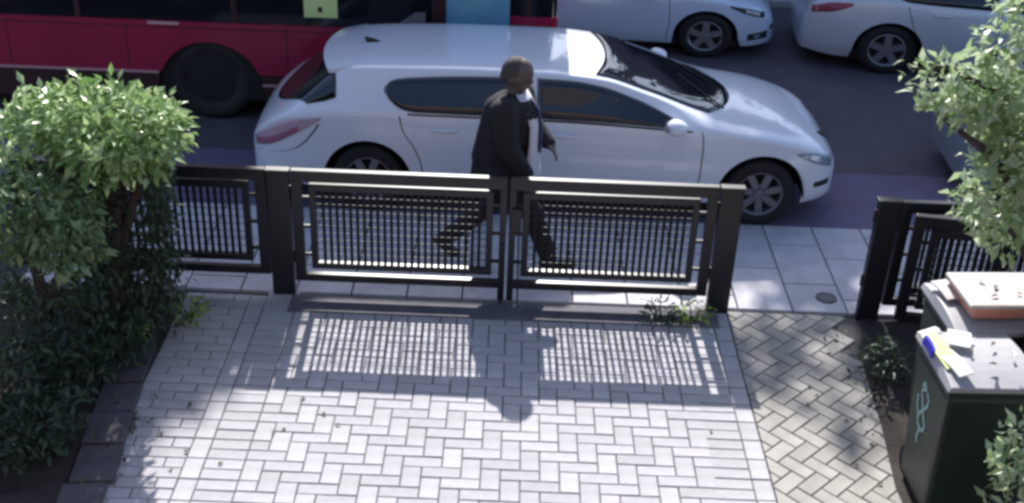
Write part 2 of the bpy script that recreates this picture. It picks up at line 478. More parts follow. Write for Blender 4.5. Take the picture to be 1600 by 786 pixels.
def post(x, w, h, y, label, m=None):
    o = empty('gate_post', (x, y, 0))
    MB().box(-w/2, w/2, -0.032, 0.032, -0.03, h).build('shaft', M['iron'], o, bevel=0.006)
    MB().box(-w/2-0.006, w/2+0.006, -0.036, 0.036, h, h+0.008).build('cap', M['iron'], o, bevel=0.003)
    for z in (0.28, 0.82):
        MB().tube([(-w/2-0.012 if x > 0 else w/2+0.012, -0.01, z), (-w/2-0.012 if x > 0 else w/2+0.012, -0.01, z+0.09)], 0.011, 8).build('hinge', M['iron'], o)
    return tag(o, label, 'gate post', 'black steel gate posts')

GT, GB = 1.035, 0.125
o = MB().box(-1.60, 1.60, GATE_Y-0.27, GATE_Y-0.024, -0.05, 0.006).build('gate_shade_strip', M['sill'], drive, bevel=0.004)  # dark strip laid in to paint the shade at the gate foot
post(-1.662, 0.165, GT-0.008, GATE_Y, 'square black gate post between the left fence panel and the double gate')
post(1.605, 0.165, GT-0.008, GATE_Y, 'square black gate post at the open end of the double gate, above the weeds')
post(2.735, 0.16, 0.985, GATE_Y-0.02, 'square black post beside the bins, right of the path opening')
g = empty('gate_leaf', (0, GATE_Y, 0)); leaf_panel(g, -1.568, -0.010, GB, GT, foot='r')
MB().box(-0.046, -0.028, -0.045, -0.028, 0.0, 0.5).build('drop_bolt', M['iron'], g)
tag(g, 'black steel gate leaf with grating, on the left of the walking person', 'gate', 'leaves of the driveway gate')
g = empty('gate_leaf', (0, GATE_Y, 0)); leaf_panel(g, 0.010, 1.510, GB, GT, foot='l')
MB().box(0.03, 0.10, -0.05, -0.027, 0.62, 0.80).build('latch', M['iron'], g, bevel=0.004)
tag(g, 'black steel gate leaf with grating in front of the car front door', 'gate', 'leaves of the driveway gate')
g = empty('fence_panel', (0, GATE_Y, 0)); leaf_panel(g, -3.60, -1.752, 0.17, GT)
tag(g, 'black steel fence panel with grating, running behind the left shrub', 'fence')
g = empty('fence_panel', (0, GATE_Y-0.02, 0)); leaf_panel(g, 2.83, 5.2, 0.12, 0.985)
tag(g, 'black steel fence panel with grating behind the wheelie bins', 'fence')
g = empty('side_gate', (2.90, GATE_Y-0.14, 0), rad(-8)); leaf_panel(g, 0.0, 1.15, 0.07, 0.94)
tag(g, 'black side gate leaf folded open against the fence behind the bins', 'gate')

# ------------------------------------------------------------------ cars
def pchip(pts):
    x = np.array([p[0] for p in pts], float); y = np.array([p[1] for p in pts], float)
    h = np.diff(x); d = np.diff(y)/h; m = np.zeros_like(x)
    for i in range(1, len(x)-1):
        if d[i-1]*d[i] > 0:
            w1, w2 = 2*h[i]+h[i-1], h[i]+2*h[i-1]; m[i] = (w1+w2)/(w1/d[i-1]+w2/d[i])
    m[0], m[-1] = d[0], d[-1]
    def f(q):
        q = min(max(q, x[0]), x[-1]); i = min(int(np.searchsorted(x, q, 'right'))-1, len(h)-1); i = max(i, 0)
        t = (q-x[i])/h[i]
        return ((1+2*t)*(1-t)**2*y[i] + t*(1-t)**2*h[i]*m[i] + t*t*(3-2*t)*y[i+1] + t*t*(t-1)*h[i]*m[i+1])
    return f

class Car:
    def __init__(s, name, label, group, loc, rz, scale, P, paint):
        s.P = P; s.paint = paint
        s.root = empty(name, loc, rz); s.root.scale = scale if hasattr(scale, '__len__') else (scale,)*3
        tag(s.root, label, 'car', group)
        s.top, s.belt, s.wid, s.rw = pchip(P['top']), pchip(P['belt']), pchip(P['width']), pchip(P['roofw'])
        s.xa, s.xb = P['top'][0][0], P['top'][-1][0]
        s.body(); s.wheels()
    def sill(s, x, arch=True):
        P = s.P; z = P['sill']
        z += 0.05*max(0, (s.xa+0.35-x)/0.35) + 0.03*max(0, (x-s.xb+0.35)/0.35)
        if arch:
            for xc in P['wx']:
                q = P['ar']**2-(x-xc)**2
                if q > 0: z = max(z, P['wr']+math.sqrt(q)*0.98)
        return z
    def bulge(s, z): 
        q = (z-0.56)/0.5
        return 1-0.07*q*q - (0.035 if z < 0.24 else 0)
    def sec(s, x, arch=True):
        zt = s.top(x); zb = min(s.belt(x), zt-0.015); zl = min(s.sill(x, arch), zb-0.02); w = s.wid(x)
        ys, zs = [], []
        n = 9
        for k in range(n):
            t = k/(n-1); z = zl+(zb-zl)*t
            ys.append(w*s.bulge(z)); zs.append(z)
        yb = ys[-1]
        ht = zt-zb; g = min(1, max(0, (ht-0.05)/0.22)); g = g*g*(3-2*g)
        yr = min(s.rw(x), yb*0.97); zr = zb+ht*s.P.get('rail', .80)
        mtop = 18
        for k in range(1, mtop+1):
            q = k/mtop
            if q < 0.4: c = (yb+(yr-yb)*(q/0.4)**0.92, zb+(zr-zb)*(q/0.4))
            else:
                a = (q-0.4)/0.6*math.pi/2; c = (yr*max(0, math.cos(a))**0.75, zr+(zt-zr)*math.sin(a)**0.75)
            a = q*math.pi/2; hd = (yb*max(0, math.cos(a))**0.7, zb+ht*math.sin(a)**0.8)
            ys.append(g*c[0]+(1-g)*hd[0]); zs.append(g*c[1]+(1-g)*hd[1])
        ys[-1] = 0.0
        return ys, zs
    def Sy(s, x, z):                                   # half width at height z
        ys, zs = s.sec(x, False)
        return float(np.interp(z, np.maximum.accumulate(zs), ys))
    def Z(s, x, y):                                    # height at lateral y
        ys, zs = s.sec(x, False)
        i = 8
        return float(np.interp(abs(y), ys[i:][::-1], zs[i:][::-1]))
    def body(s):
        P = s.P
        xs = set(np.linspace(s.xa, s.xb, 70))
        for q in (0.01, 0.02, 0.035, 0.055): xs |= {s.xa+q, s.xb-q}
        for xc in P['wx']:
            for k in range(0, 25): xs.add(xc+P['ar']*math.cos(math.pi*k/24))
        xs = sorted(xs)
        mb = MB(); rows = None
        for x in xs:
            ys, zs = s.sec(x)
            ring = [(x, -y, z) for y, z in zip(ys, zs)] + [(x, y, z) for y, z in list(zip(ys, zs))[-2::-1]]
            rows = len(ring); mb.v += ring
        for i in range(len(xs)-1):
            for k in range(rows-1):
                mb.f.append((i*rows+k, (i+1)*rows+k, (i+1)*rows+k+1, i*rows+k+1))
        mb.f.append(tuple(range(rows))); mb.f.append(tuple((len(xs)-1)*rows+k for k in range(rows))[::-1])
        o = mb.build('body', s.paint, s.root, smooth=True)
        sharp(o, 60); s.bodyo = o
        # dark underside, inner arches
        u = MB().box(s.xa+0.40, s.xb-0.48, -P['w']*0.86, P['w']*0.86, P['sill']-0.03, P['sill']+0.09)
        u.build('underbody', M['under'], s.root)
        for xc in P['wx']:
            for sd in (-1, 1):
                a = MB(); n = 20; R = P['ar']*1.0
                for k in range(n+1):
                    q = math.pi*k/n
                    for yy in (0.975, 0.60):
                        a.v.append((xc+R*math.cos(q), sd*P['w']*yy*(0.985 if yy > 0.9 else 1), P['wr']-0.02+R*0.985*math.sin(q)))
                a.f += [(2*k, 2*k+1, 2*k+3, 2*k+2) for k in range(n)]
                a.f.append(tuple(2*k+1 for k in range(n+1)))
                a.build('arch_liner', M['under'], s.root)
    def wheels(s):
        P = s.P; r = P['wr']
        for xc in P['wx']:
            for sd in (-1, 1):
                yo = sd*P['w']*0.955
                t = MB().lathe([(r*0.66, -0.10), (r*0.80, -0.105), (r*0.95, -0.095), (r, -0.07), (r, 0.07), (r*0.95, 0.095), (r*0.80, 0.105), (r*0.66, 0.10)], 40, 'y', close=True)
                w = t.build('wheel', M['rubber'], s.root, smooth=True)
                w.location = (xc, yo-sd*0.105, r)
                q = MB().lathe([(r*0.67, 0.095), (r*0.64, 0.10), (r*0.60, 0.085), (r*0.58, 0.02), (0.02, 0.012)], 36, 'y')
                rim = MB(); rim.v = [(x, sd*y, z) for x, y, z in q.v]; rim.f = q.f[:]
                ns = P.get('spokes', 5)
                for k in range(ns):
                    an = 2*math.pi*k/ns+0.3
                    d = Vector((math.cos(an), 0, math.sin(an))); e = Vector((-d.z, 0, d.x))
                    sp = P.get('spw', 0.16)*r
                    rim.obox(d*r*0.36+Vector((0, sd*0.07, 0)), d*r*0.27, e*sp*0.5, Vector((0, 0.016, 0)))
                q2 = MB().lathe([(0.0, 0.098), (r*0.15, 0.095), (r*0.17, 0.05)], 16, 'y')
                rim.add([(x, sd*y, z) for x, y, z in q2.v], q2.f)
                ro = rim.build('rim', P.get('rim', M['alloy']), w)
                sharp(ro, 30)
                dk = MB().lathe([(r*0.575, 0.035), (0.02, 0.025)], 28, 'y')
                b = MB(); b.v = [(x, sd*y, z) for x, y, z in dk.v]; b.f = dk.f[:]
                b.build('brake', M['under'], w)
    # overlays lying a few millimetres proud of the skin
    def side(s, name, m, bot, top, x0, x1, sd=-1, off=0.006, nx=26, nz=5, parent=None):
        fb, ft = pchip(bot), pchip(top); mb = MB()
        for i in range(nx+1):
            x = x0+(x1-x0)*i/nx
            for k in range(nz+1):
                z = fb(x)+(ft(x)-fb(x))*k/nz
                mb.v.append((x, sd*(s.Sy(x, z)+off), z))
        for i in range(nx):
            for k in range(nz):
                a = i*(nz+1)+k; mb.f.append((a, a+nz+1, a+nz+2, a+1))
        o = mb.build(name, m, parent or s.root, smooth=True)
        so = o.modifiers.new('thick', 'SOLIDIFY'); so.thickness = 0.004; so.offset = 0
        return o
    def over(s, name, m, xa, xb, yh, off=0.006, nx=18, ny=20, parent=None):
        """patch on the top skin: xa(y), xb(y) give its two ends"""
        mb = MB()
        for j in range(ny+1):
            y = -yh+2*yh*j/ny
            for i in range(nx+1):
                x = xa(y)+(xb(y)-xa(y))*i/nx
                e = 0.01
                nzx = -(s.Z(x+e, y)-s.Z(x-e, y))/(2*e); nzy = -(s.Z(x, abs(y)+e)-s.Z(x, max(0, abs(y)-e)))/(2*e)*(1 if y > 0 else -1)
                nv = Vector((nzx, nzy, 1)).normalized()
                p = Vector((x, y, s.Z(x, y)))+nv*off
                mb.v.append(tuple(p))
        for j in range(ny):
            for i in range(nx):
                a = j*(nx+1)+i; mb.f.append((a, a+1, a+nx+2, a+nx+1))
        o = mb.build(name, m, parent or s.root, smooth=True)
        so = o.modifiers.new('thick', 'SOLIDIFY'); so.thickness = 0.004; so.offset = 0
        return o
    def seam(s, pts, sd=-1, w=0.009):
        mb = MB()
        fx = pchip([(-z, x) for x, z in pts]); zs = np.linspace(pts[0][1], pts[-1][1], 22); pts = [(fx(-z), z) for z in zs]
        for x, z in pts:
            y = s.Sy(x, z)+0.0035
            mb.v += [(x-w/2, sd*y, z), (x+w/2, sd*y, z)]
        mb.f += [(2*i, 2*i+1, 2*i+3, 2*i+2) for i in range(len(pts)-1)]
        return mb.build('door_seam', M['black_trim'], s.root, smooth=True)
    def handle(s, x, z, sd=-1):
        y = sd*(s.Sy(x, z)+0.016)
        h = MB().tube([(x-0.10, y-sd*0.014, z), (x-0.075, y+sd*0.008, z), (x+0.075, y+sd*0.008, z), (x+0.10, y-sd*0.014, z)], 0.013, 8)
        h.build('door_handle', s.paint, s.root, smooth=True)
    def mirror(s, x, z, sd=-1):
        y0 = s.Sy(x, z)
        b = bmesh.new(); bmesh.ops.create_uvsphere(b, u_segments=16, v_segments=10, radius=1)
        for v in b.verts:
            v.co = Vector((x-0.02+v.co.x*0.075+(0.03 if v.co.x > 0 else 0)*v.co.x, sd*(y0+0.115)+v.co.y*0.10, z+0.055+v.co.z*0.07))
        me = bpy.data.meshes.new('wing_mirror'); b.to_mesh(me); b.free()
        o = link('wing_mirror', me, s.paint, s.root, smooth=True)
        g = MB().lathe([(0.0, 0.0), (0.052, 0.0), (0.058, 0.006)], 16, 'z')
        g.v = [(x-0.090-p[2], sd*(y0+0.115)+p[0]*1.3, z+0.055+p[1]*0.9) for p in g.v]
        g.build('mirror_glass', M['lens_clear'], o)
        MB().obox((x+0.01, sd*(y0+0.02), z+0.01), (0.03, 0, 0), (0, 0.03, 0), (0, 0, 0.022)).build('mirror_foot', M['black_trim'], o)

HATCH = dict(
    top=[(-2.24,.42),(-2.23,.51),(-2.20,.62),(-2.14,.705),(-2.03,.785),(-1.80,.955),(-1.58,1.115),(-1.47,1.195),(-1.36,1.245),(-1.0,1.268),(-.3,1.286),(.25,1.284),(.72,1.25),(1.15,1.12),(1.78,.925),(2.1,.88),(2.45,.80),(2.68,.70),(2.79,.58),(2.84,.46),(2.85,.38)],
    belt=[(-2.24,.40),(-2.20,.56),(-2.11,.67),(-1.95,.79),(-1.6,.885),(-1.05,.905),(.3,.89),(1.5,.845),(2.1,.79),(2.5,.70),(2.75,.55),(2.85,.34)],
    width=[(-2.24,.36),(-2.22,.50),(-2.17,.60),(-2.07,.70),(-1.90,.775),(-1.65,.835),(-1.2,.875),(0,.88),(1.5,.875),(2.15,.865),(2.45,.81),(2.65,.72),(2.78,.58),(2.85,.36)],
    roofw=[(-2.24,.20),(-2.1,.42),(-1.9,.52),(-1.55,.60),(-1.0,.645),(0.3,.665),(1.2,.68),(1.8,.71),(2.85,.4)],
    rail=.88, sill=0.20, w=0.88, wx=(-1.20, 2.13), wr=0.305, ar=0.375, spokes=7, spw=0.2, rim=M['dim_alloy'])
car = Car('parked_car', 'white five-door hatchback parked along the pavement behind the black gates', 'cars in the street', (0, 9.89, -0.014), 0.0, (1.0, .92, 1.0), HATCH, M['white_paint'])
for sd in (-1, 1):
    car.side('rear_window', M['car_glass'], [(-1.06,1.07),(-1.0,1.0),(-.90,.945),(-.8,.93),(.06,.925)], [(-1.06,1.10),(-1.0,1.155),(-.8,1.185),(-.3,1.212),(.06,1.218)], -1.06, .06, sd)
    car.side('front_window', M['car_glass'], [(.20,.922),(.8,.905),(1.46,.873)], [(.20,1.218),(.45,1.21),(.72,1.175),(1.0,1.09),(1.30,.965),(1.46,.885)], .20, 1.46, sd)
    car.side('window_trim', M['black_trim'], [(-.86,.908),(.3,.900),(1.5,.855)], [(-.86,.920),(.3,.914),(1.5,.866)], -.86, 1.5, sd, nz=1)
    # tail lamp and headlamp wrap round the corners
    t = car.side('tail_lamp', M['lens_pink'], [(-2.18,.50),(-2.05,.545),(-1.80,.69),(-1.58,.83)], [(-2.18,.585),(-2.05,.70),(-1.80,.815),(-1.58,.85)], -2.18, -1.58, sd, nx=20)
    car.side('lamp_band', M['lens_rose'], [(-2.16,.53),(-2.0,.58),(-1.78,.71)], [(-2.16,.575),(-2.0,.645),(-1.78,.76)], -2.16, -1.78, sd, off=0.011, parent=t)
    h = car.side('headlamp', M['lens_clear'], [(2.40,.675),(2.55,.60),(2.72,.53)], [(2.40,.69),(2.55,.685),(2.72,.62)], 2.40, 2.735, sd, nx=20)
    car.side('reflector', M['lens_bright'], [(2.52,.63),(2.62,.585)], [(2.52,.672),(2.62,.645)], 2.52, 2.62, sd, off=0.011, nx=6, parent=h)
    car.side('fog_lamp', M['black_trim'], [(2.60,.355),(2.74,.355)], [(2.60,.40),(2.74,.41)], 2.60, 2.74, sd, nx=6)
    car.seam([(1.58,.86),(1.60,.75),(1.60,.55),(1.58,.30),(1.56,.24)], sd); car.seam([(.13,.90),(.13,.6),(.13,.23)], sd)
    car.seam([(-.93,.90),(-.90,.78),(-.80,.62),(-.74,.45),(-.72,.24)], sd)
    car.seam([(-1.60,.79),(-1.66,.70),(-1.80,.56),(-2.0,.49),(-2.16,.47)], sd, w=0.016)
    car.side('side_moulding', M['white_paint'], [(-.66,.395),(1.58,.395)], [(-.66,.425),(1.58,.425)], -.66, 1.58, sd, off=0.008, nz=1)
    car.handle(-.55, .795, sd); car.handle(.42, .79, sd); car.mirror(1.36, .875, sd)
ws = car.over('windscreen', M['car_glass'], lambda y: .78-.10*(y/.6)**2, lambda y: 1.90-.34*(y/.7)**2, .60)
MB().tube([(1.80, -.45, car.Z(1.80, .45)+.018), (1.45, .10, car.Z(1.45, .1)+.02)], .008, 6).build('wiper', M['black_trim'], ws)
MB().tube([(1.78, .15, car.Z(1.78, .15)+.018), (1.40, .52, car.Z(1.40, .52)+.02)], .008, 6).build('wiper', M['black_trim'], ws)
car.over('rear_glass', M['car_glass'], lambda y: -2.06+.36*(y/.74)**2, lambda y: -1.49+.03*(y/.74)**2, .74)
car.over('grille', M['black_trim'], lambda y: 2.745-.10*(y/.35)**2, lambda y: 2.80-.10*(y/.35)**2, .36, nx=5)
sp = MB()
for k in range(13):
    y = -.60+1.20*k/12; u = 1-(y/.66)**2
    sp.v += [(-1.34, y, car.Z(-1.34, y)+.010), (-1.52-.12*u, y, 1.185+.025*u), (-1.51-.12*u, y, 1.160+.025*u), (-1.42, y, car.Z(-1.42, y)-.03)]
sp.f += [(4*k+a, 4*k+(a+1) % 4, 4*k+4+(a+1) % 4, 4*k+4+a) for k in range(12) for a in range(4)] + [(0,1,2,3), (51,50,49,48)]
sharp(sp.build('spoiler', M['white_paint'], car.root))
MB().prism([(-1.28, 1.24), (-1.14, 1.25), (-1.22, 1.285), (-1.30, 1.30)], -.018, .018).build('aerial', M['black_trim'], car.root, bevel=.006)

MODERN = dict(HATCH, rail=.82, wx=(-1.30, 1.90), wr=0.335, ar=0.40, spokes=5, spw=0.26, rim=M['alloy'],
    top=[(-2.15,.47),(-2.13,.62),(-2.08,.86),(-2.0,.98),(-1.75,1.17),(-1.5,1.36),(-1.2,1.42),(-.3,1.47),(.1,1.465),(.5,1.41),(.95,1.23),(1.55,1.0),(2.0,.94),(2.4,.86),(2.62,.77),(2.72,.62),(2.77,.45),(2.78,.33)],
    belt=[(-2.15,.44),(-2.1,.76),(-2.0,.88),(-1.6,.97),(-1.0,.96),(.3,.93),(1.4,.89),(2.0,.84),(2.4,.76),(2.65,.62),(2.78,.30)],
    width=[(-2.15,.52),(-2.13,.64),(-2.08,.72),(-1.95,.79),(-1.65,.865),(-1.2,.90),(0,.90),(1.5,.90),(2.1,.885),(2.4,.84),(2.6,.74),(2.72,.58),(2.78,.40)],
    roofw=[(-2.15,.42),(-1.9,.58),(-1.5,.62),(-1.0,.65),(0.3,.66),(1.2,.67),(1.8,.72),(2.78,.4)], w=0.90)
def modern(label, loc, rz, sc, paint, red):
    c = Car('street_car', label, 'cars in the street', loc, rz, sc, dict(MODERN, wx=(-1.15, 1.90)) if red else MODERN, paint)
    for sd in (-1, 1):
        c.side('rear_window', M['car_glass'], [(-1.2,1.10),(-1.0,1.0),(0.0,.965)], [(-1.2,1.13),(-1.0,1.24),(0.0,1.32)], -1.2, 0.0, sd)
        c.side('front_window', M['car_glass'], [(.10,.962),(1.30,.915)], [(.10,1.32),(.4,1.29),(.8,1.14),(1.30,.93)], .10, 1.30, sd)
        h = c.side('headlamp', M['car_glass'], [(2.16,.795),(2.40,.69),(2.60,.635)], [(2.16,.815),(2.40,.775),(2.60,.71)], 2.16, 2.60, sd, nx=16)
        c.side('reflector', M['lens_bright'], [(2.36,.715),(2.54,.66)], [(2.36,.765),(2.54,.715)], 2.36, 2.54, sd, off=0.011, nx=5, parent=h)
        f = c.side('fog_lamp', M['black_trim'], [(2.42,.30),(2.66,.32)], [(2.42,.40),(2.66,.43)], 2.42, 2.67, sd, nx=8)
        c.side('fog_lens', M['lens_clear'], [(2.50,.33),(2.58,.34)], [(2.50,.38),(2.58,.39)], 2.50, 2.58, sd, off=0.011, nx=3, parent=f)
        c.side('tail_lamp', M['lens_red'], [(-2.07,.76),(-1.85,.80),(-1.62,.90)], [(-2.07,.84),(-1.85,.92),(-1.62,.94)], -2.07, -1.62, sd, nx=14)
        c.seam([(1.42,.89),(1.44,.6),(1.42,.25)], sd); c.seam([(.05,.93),(.05,.6),(.05,.25)], sd); c.seam([(-1.0,.95),(-.93,.75),(-.84,.5),(-.82,.26)], sd)
        c.handle(-.6, .86, sd); c.handle(.3, .85, sd); c.mirror(1.2, .90, sd)
    c.over('windscreen', M['car_glass'], lambda y: .55-.10*(y/.6)**2, lambda y: 1.66-.30*(y/.7)**2, .60)
    c.over('rear_glass', M['car_glass'], lambda y: -1.96+.05*(y/.5)**2, lambda y: -1.56, .5)
    c.side('grille', M['black_trim'], [(2.70,.42),(2.775,.42)], [(2.70,.50),(2.775,.44)], 2.70, 2.772, -1, nx=5)
    return c
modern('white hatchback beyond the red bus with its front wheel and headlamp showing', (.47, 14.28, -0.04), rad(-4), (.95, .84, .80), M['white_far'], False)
modern('pale silver car at the top right with a red tail lamp and split-spoke alloy wheel', (5.47, 13.78, -0.04), rad(-6), (.98, .90, .86), M['silver'], True)
modern('grey car parked at the kerb, mostly hidden behind the right-hand foliage', (5.90, 10.35, -0.03), rad(-3), 0.84, M['grey_paint'], False)

# ------------------------------------------------------------------ bus
BY = 11.0
bus = empty('bus', (0, BY, -0.04)); bx0, bx1, bw, bh = -7.2, 0.40, 2.15, 2.95
arch = [(-2.965+.50*math.cos(q), .36+.46*math.sin(q)) for q in np.linspace(math.pi, 0, 19)]
low = [(bx0, .50), (-3.465, .50)] + [p for p in arch if p[1] > .50] + [(-2.465, .50), (bx1-.06, .50), (bx1, .60)]
poly = low + [(bx1, 1.02), (bx0, 1.02)]
MB().prism(poly, 0.0, 0.04).build('side_panel', M['bus_red'], bus)
MB().prism(poly, bw-.04, bw).build('side_panel', M['bus_red'], bus)
skirt = [(bx0, .20), (-3.50, .20)] + [(-3.485, .36), (-3.470, .488)] + [(bx0, .488)]
MB().prism(skirt, .012, .04).build('skirt', M['bus_dark'], bus)
MB().prism([(-2.44, .20), (bx1-.05, .20), (bx1-.02, .488), (-2.455, .488)], .012, .04).build('skirt', M['bus_dark'], bus)
MB().box(bx0, -3.47, -.012, .0, .488, .512).build('moulding', M['bus_line'], bus)
MB().box(-2.46, bx1-.02, -.012, .0, .388, .412).build('moulding', M['bus_line'], bus)
MB().box(bx0+.02, bx1-.02, .05, bw-.05, .22, .50).build('chassis', M['under'], bus)
MB().box(-3.5, -2.43, .045, .9, .50, .95).build('wheel_housing', M['under'], bus)
MB().box(bx0, bx1, .0, bw, bh-.62, bh).build('roof', M['bus_red'], bus, bevel=.09)
MB().box(bx0, bx0+.05, .04, bw-.04, .5, bh-.63).build('rear_wall', M['bus_red'], bus)
fr = MB().box(bx1-.05, bx1, .0, bw, 1.021, 1.20); fr.box(bx1-.05, bx1, .041, bw-.041, .5, 1.02)
fr.build('front_wall', M['bus_red'], bus)
MB().box(bx1-.04, bx1-.01, .06, bw-.06, 1.201, bh-.63).build('windscreen', M['bus_glass'], bus)
for x0, x1 in ((-7.15, -5.72), (-5.66, -4.22), (-4.16, -2.72), (-2.66, -.80)):
    MB().box(x0, x1, .012, .030, 1.025, bh-.63).build('side_window', M['bus_glass'], bus)
    MB().box(x0, x1, bw-.03, bw-.012, 1.025, bh-.63).build('side_window', M['bus_glass'], bus)
for x in (-7.17, -5.69, -4.19, -2.69): MB().box(x-.027, x+.027, .0, .04, 1.021, bh-.62).build('window_pillar', M['bus_dark'], bus)
MB().box(-.80, -.665, -.004, .04, 1.021, bh-.62).build('door_pillar', M['bus_dark'], bus)
MB().box(-.664, -.06, .004, .036, 1.021, bh-.62).build('door_panel', M['teal'], bus)
MB().box(-.055, bx1-.051, .0, .04, 1.021, 1.20).build('corner_panel', M['bus_red'], bus)
MB().box(-.055, bx1-.051, .008, .03, 1.201, bh-.62).build('corner_window', M['bus_glass'], bus)
MB().box(.10, .14, .0, .04, 1.201, bh-.62).build('corner_pillar', M['bus_dark'], bus)
MB().box(-2.02, -1.70, .004, .0115, 1.11, 1.42).build('sticker', M['sticker'], bus)
MB().box(-1.885, -1.845, .0, .0038, 1.165, 1.215).build('sticker_mark', M['black_trim'], bus)
MB().prism([(-1.13, 1.075), (-.86, 1.075), (-.86, 1.20), (-.95, 1.20)], .004, .0115).build('window_reflection', M['grey'], bus)  # grey patch painted as a reflection in the window
MB().box(-3.53, -3.23, -.006, .0, .985, 1.012).build('vent_strip', M['pale'], bus)
for yy in (.10, bw-.10):
    s1 = -1 if yy < 1 else 1
    w = MB().lathe([(.24, -.11), (.36, -.12), (.41, -.10), (.42, -.07), (.42, .07), (.41, .10), (.36, .12), (.24, .11)], 40, 'y', close=True).build('wheel', M['rubber'], bus, smooth=True)
    w.location = (-2.965, yy+.06*(-s1), .42-.0)
    r = MB().lathe([(.245, s1*.09), (.22, s1*.02), (.10, s1*.015), (.085, s1*.085), (.0, s1*.09)], 30, 'y').build('rim', M['alloy'], w); sharp(r)
tag(bus, 'dark red bus passing behind the parked white hatchback', 'bus')

for x in (-6.4, -4.9, -3.75, -2.2, -1.35, -.45): MB().box(x-.004, x+.004, -.0025, .0, .515, .98).build('panel_seam', M['bus_dark'], bus)
MB().box(bx0, bx1-.06, -.003, .0, .955, .965).build('panel_seam', M['bus_dark'], bus)

# unseen hedge added across the street to shade the far kerb

# ------------------------------------------------------------------ foliage
def leaves(name, clusters, m, parent, seed, size=0.06, asp=0.42, droop=0.25):
    """clusters: (centre, radii, count, shell); every leaf a folded blade of four triangles"""
    rng = np.random.default_rng(seed); V, Fs = [], []
    for c, r, n, shell in clusters:
        d = rng.normal(size=(n, 3)); d /= np.linalg.norm(d, axis=1)[:, None]
        rr = rng.random(n)**(1/3)*(1-shell) + shell*(0.78+0.26*rng.random(n))
        lump = 1+0.22*np.sin(d[:, 0]*5+c[0]*9)*np.cos(d[:, 1]*6+c[2]*7)+0.16*np.sin(d[:, 2]*9+c[1]*3+d[:, 0]*4)
        P = np.array(c)+d*rr[:, None]*lump[:, None]*np.array(r)
        out = d*0.6+rng.normal(size=(n, 3))*0.7; out[:, 2] -= droop
        out /= np.linalg.norm(out, axis=1)[:, None]
        up = np.array([0, 0, 1.0])+rng.normal(size=(n, 3))*0.55+d*0.4
        sd = np.cross(out, up); sd /= np.linalg.norm(sd, axis=1)[:, None]
        nm = np.cross(sd, out)
        L = size*(0.45+1.05*rng.random(n)**1.4)[:, None]; W = L*asp*(0.8+0.4*rng.random(n))[:, None]
        base = len(V)
        a = P; b = P+out*L*0.45+sd*W*0.5+nm*L*0.06; cc = P+out*L-nm*L*0.12; e = P+out*L*0.45-sd*W*0.5+nm*L*0.06; mid = P+out*L*0.5-nm*L*0.02
        V += list(np.stack([a, b, cc, e, mid], 1).reshape(-1, 3))
        for k in range(n):
            q = base+5*k; Fs += [(q, q+1, q+4), (q+1, q+2, q+4), (q+2, q+3, q+4), (q+3, q, q+4)]
    me = bpy.data.meshes.new(name); me.from_pydata([tuple(v) for v in V], [], Fs); me.update()
    return tag(link(name, me, m, parent), kind='stuff')

def woody(name, label, cat, base, stems, group=None):
    t = empty(name, base); mb = MB()
    tag(t, label, cat, group)
    for pts, r0, r1 in stems:
        n = len(pts); mb.tube(pts, [r0+(r1-r0)*i/(n-1) for i in range(n)], 8)
    mb.build('trunk', M['bark'], t, smooth=True)
    return t

hd = empty('shade_hedge', (0, 17.2, 0.05))  # out of view, added to darken the far side of the road
leaves('crown', [((x, random.uniform(-.2, .2), 1.5), (1.1, .7, 1.75), 900, .7) for x in np.arange(-11, 12, 1.3)], M['hedge'], hd, 77, .22, .6)
hs = MB()
for x in np.arange(-11, 12, 1.3): hs.tube([(x, 0, -.1), (x+.1, 0, .9), (x, .1, 2.2)], [.07, .05, .02], 6)
hs.build('trunk', M['bark'], hd)
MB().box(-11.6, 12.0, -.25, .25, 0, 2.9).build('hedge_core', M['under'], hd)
tag(hd, 'unseen tall dark hedge added along the far pavement, beyond the street cars', 'hedge')

# unseen trees added beyond the hedge: their crowns keep the carriageway and the bonnet of the car in shade
def shade_tree(label, x, parts, seed):
    t = woody('shade_tree', label, 'tree', (x, 20.0, 0), [([(0, 0, -.1), (.1, 0, 2.5), (0, .1, 5.0), (.1, 0, 7.5)], .28, .08)] +
              [([(0, 0, 4.2), (dx*.5, dy*.4, 5.6), (dx, dy, 7.0)], .12, .03) for dx, dy in ((-2, .4), (2, -.4), (-1, -1), (1.2, 1))], 'unseen trees added across the road for shade')
    leaves('crown', [((a-x, b, c), r, n, .25) for a, b, c, r, n in parts], M['hedge'], t, seed, .42, .6)
shade_tree('unseen tree added beyond the road to the right of the bus', 4.4, [(1.85, 0, 7.2, (1.2, 1.0, 1.9), 1400), (4.3, 0, 7.2, (2.1, 1.3, 2.0), 2400), (7.0, 0, 7.4, (2.2, 1.3, 2.3), 2200), (2.2, 0, 8.95, (1.45, .9, .62), 1500), (4.2, 0, 9.2, (1.3, 1.0, .7), 300), (2.0, 0, 10.9, (.75, .8, .55), 70)], 61)
shade_tree('unseen tree added beyond the road behind the bus', -4.6, [(-2.3, 0, 7.6, (2.2, 1.2, 2.2), 2600), (-5.4, 0, 7.8, (2.4, 1.4, 2.4), 2600), (-2.9, 0, 10.3, (.75, .9, 1.1), 600), (-5.0, 0, 10.4, (1.8, 1.0, 1.0), 900)], 62)

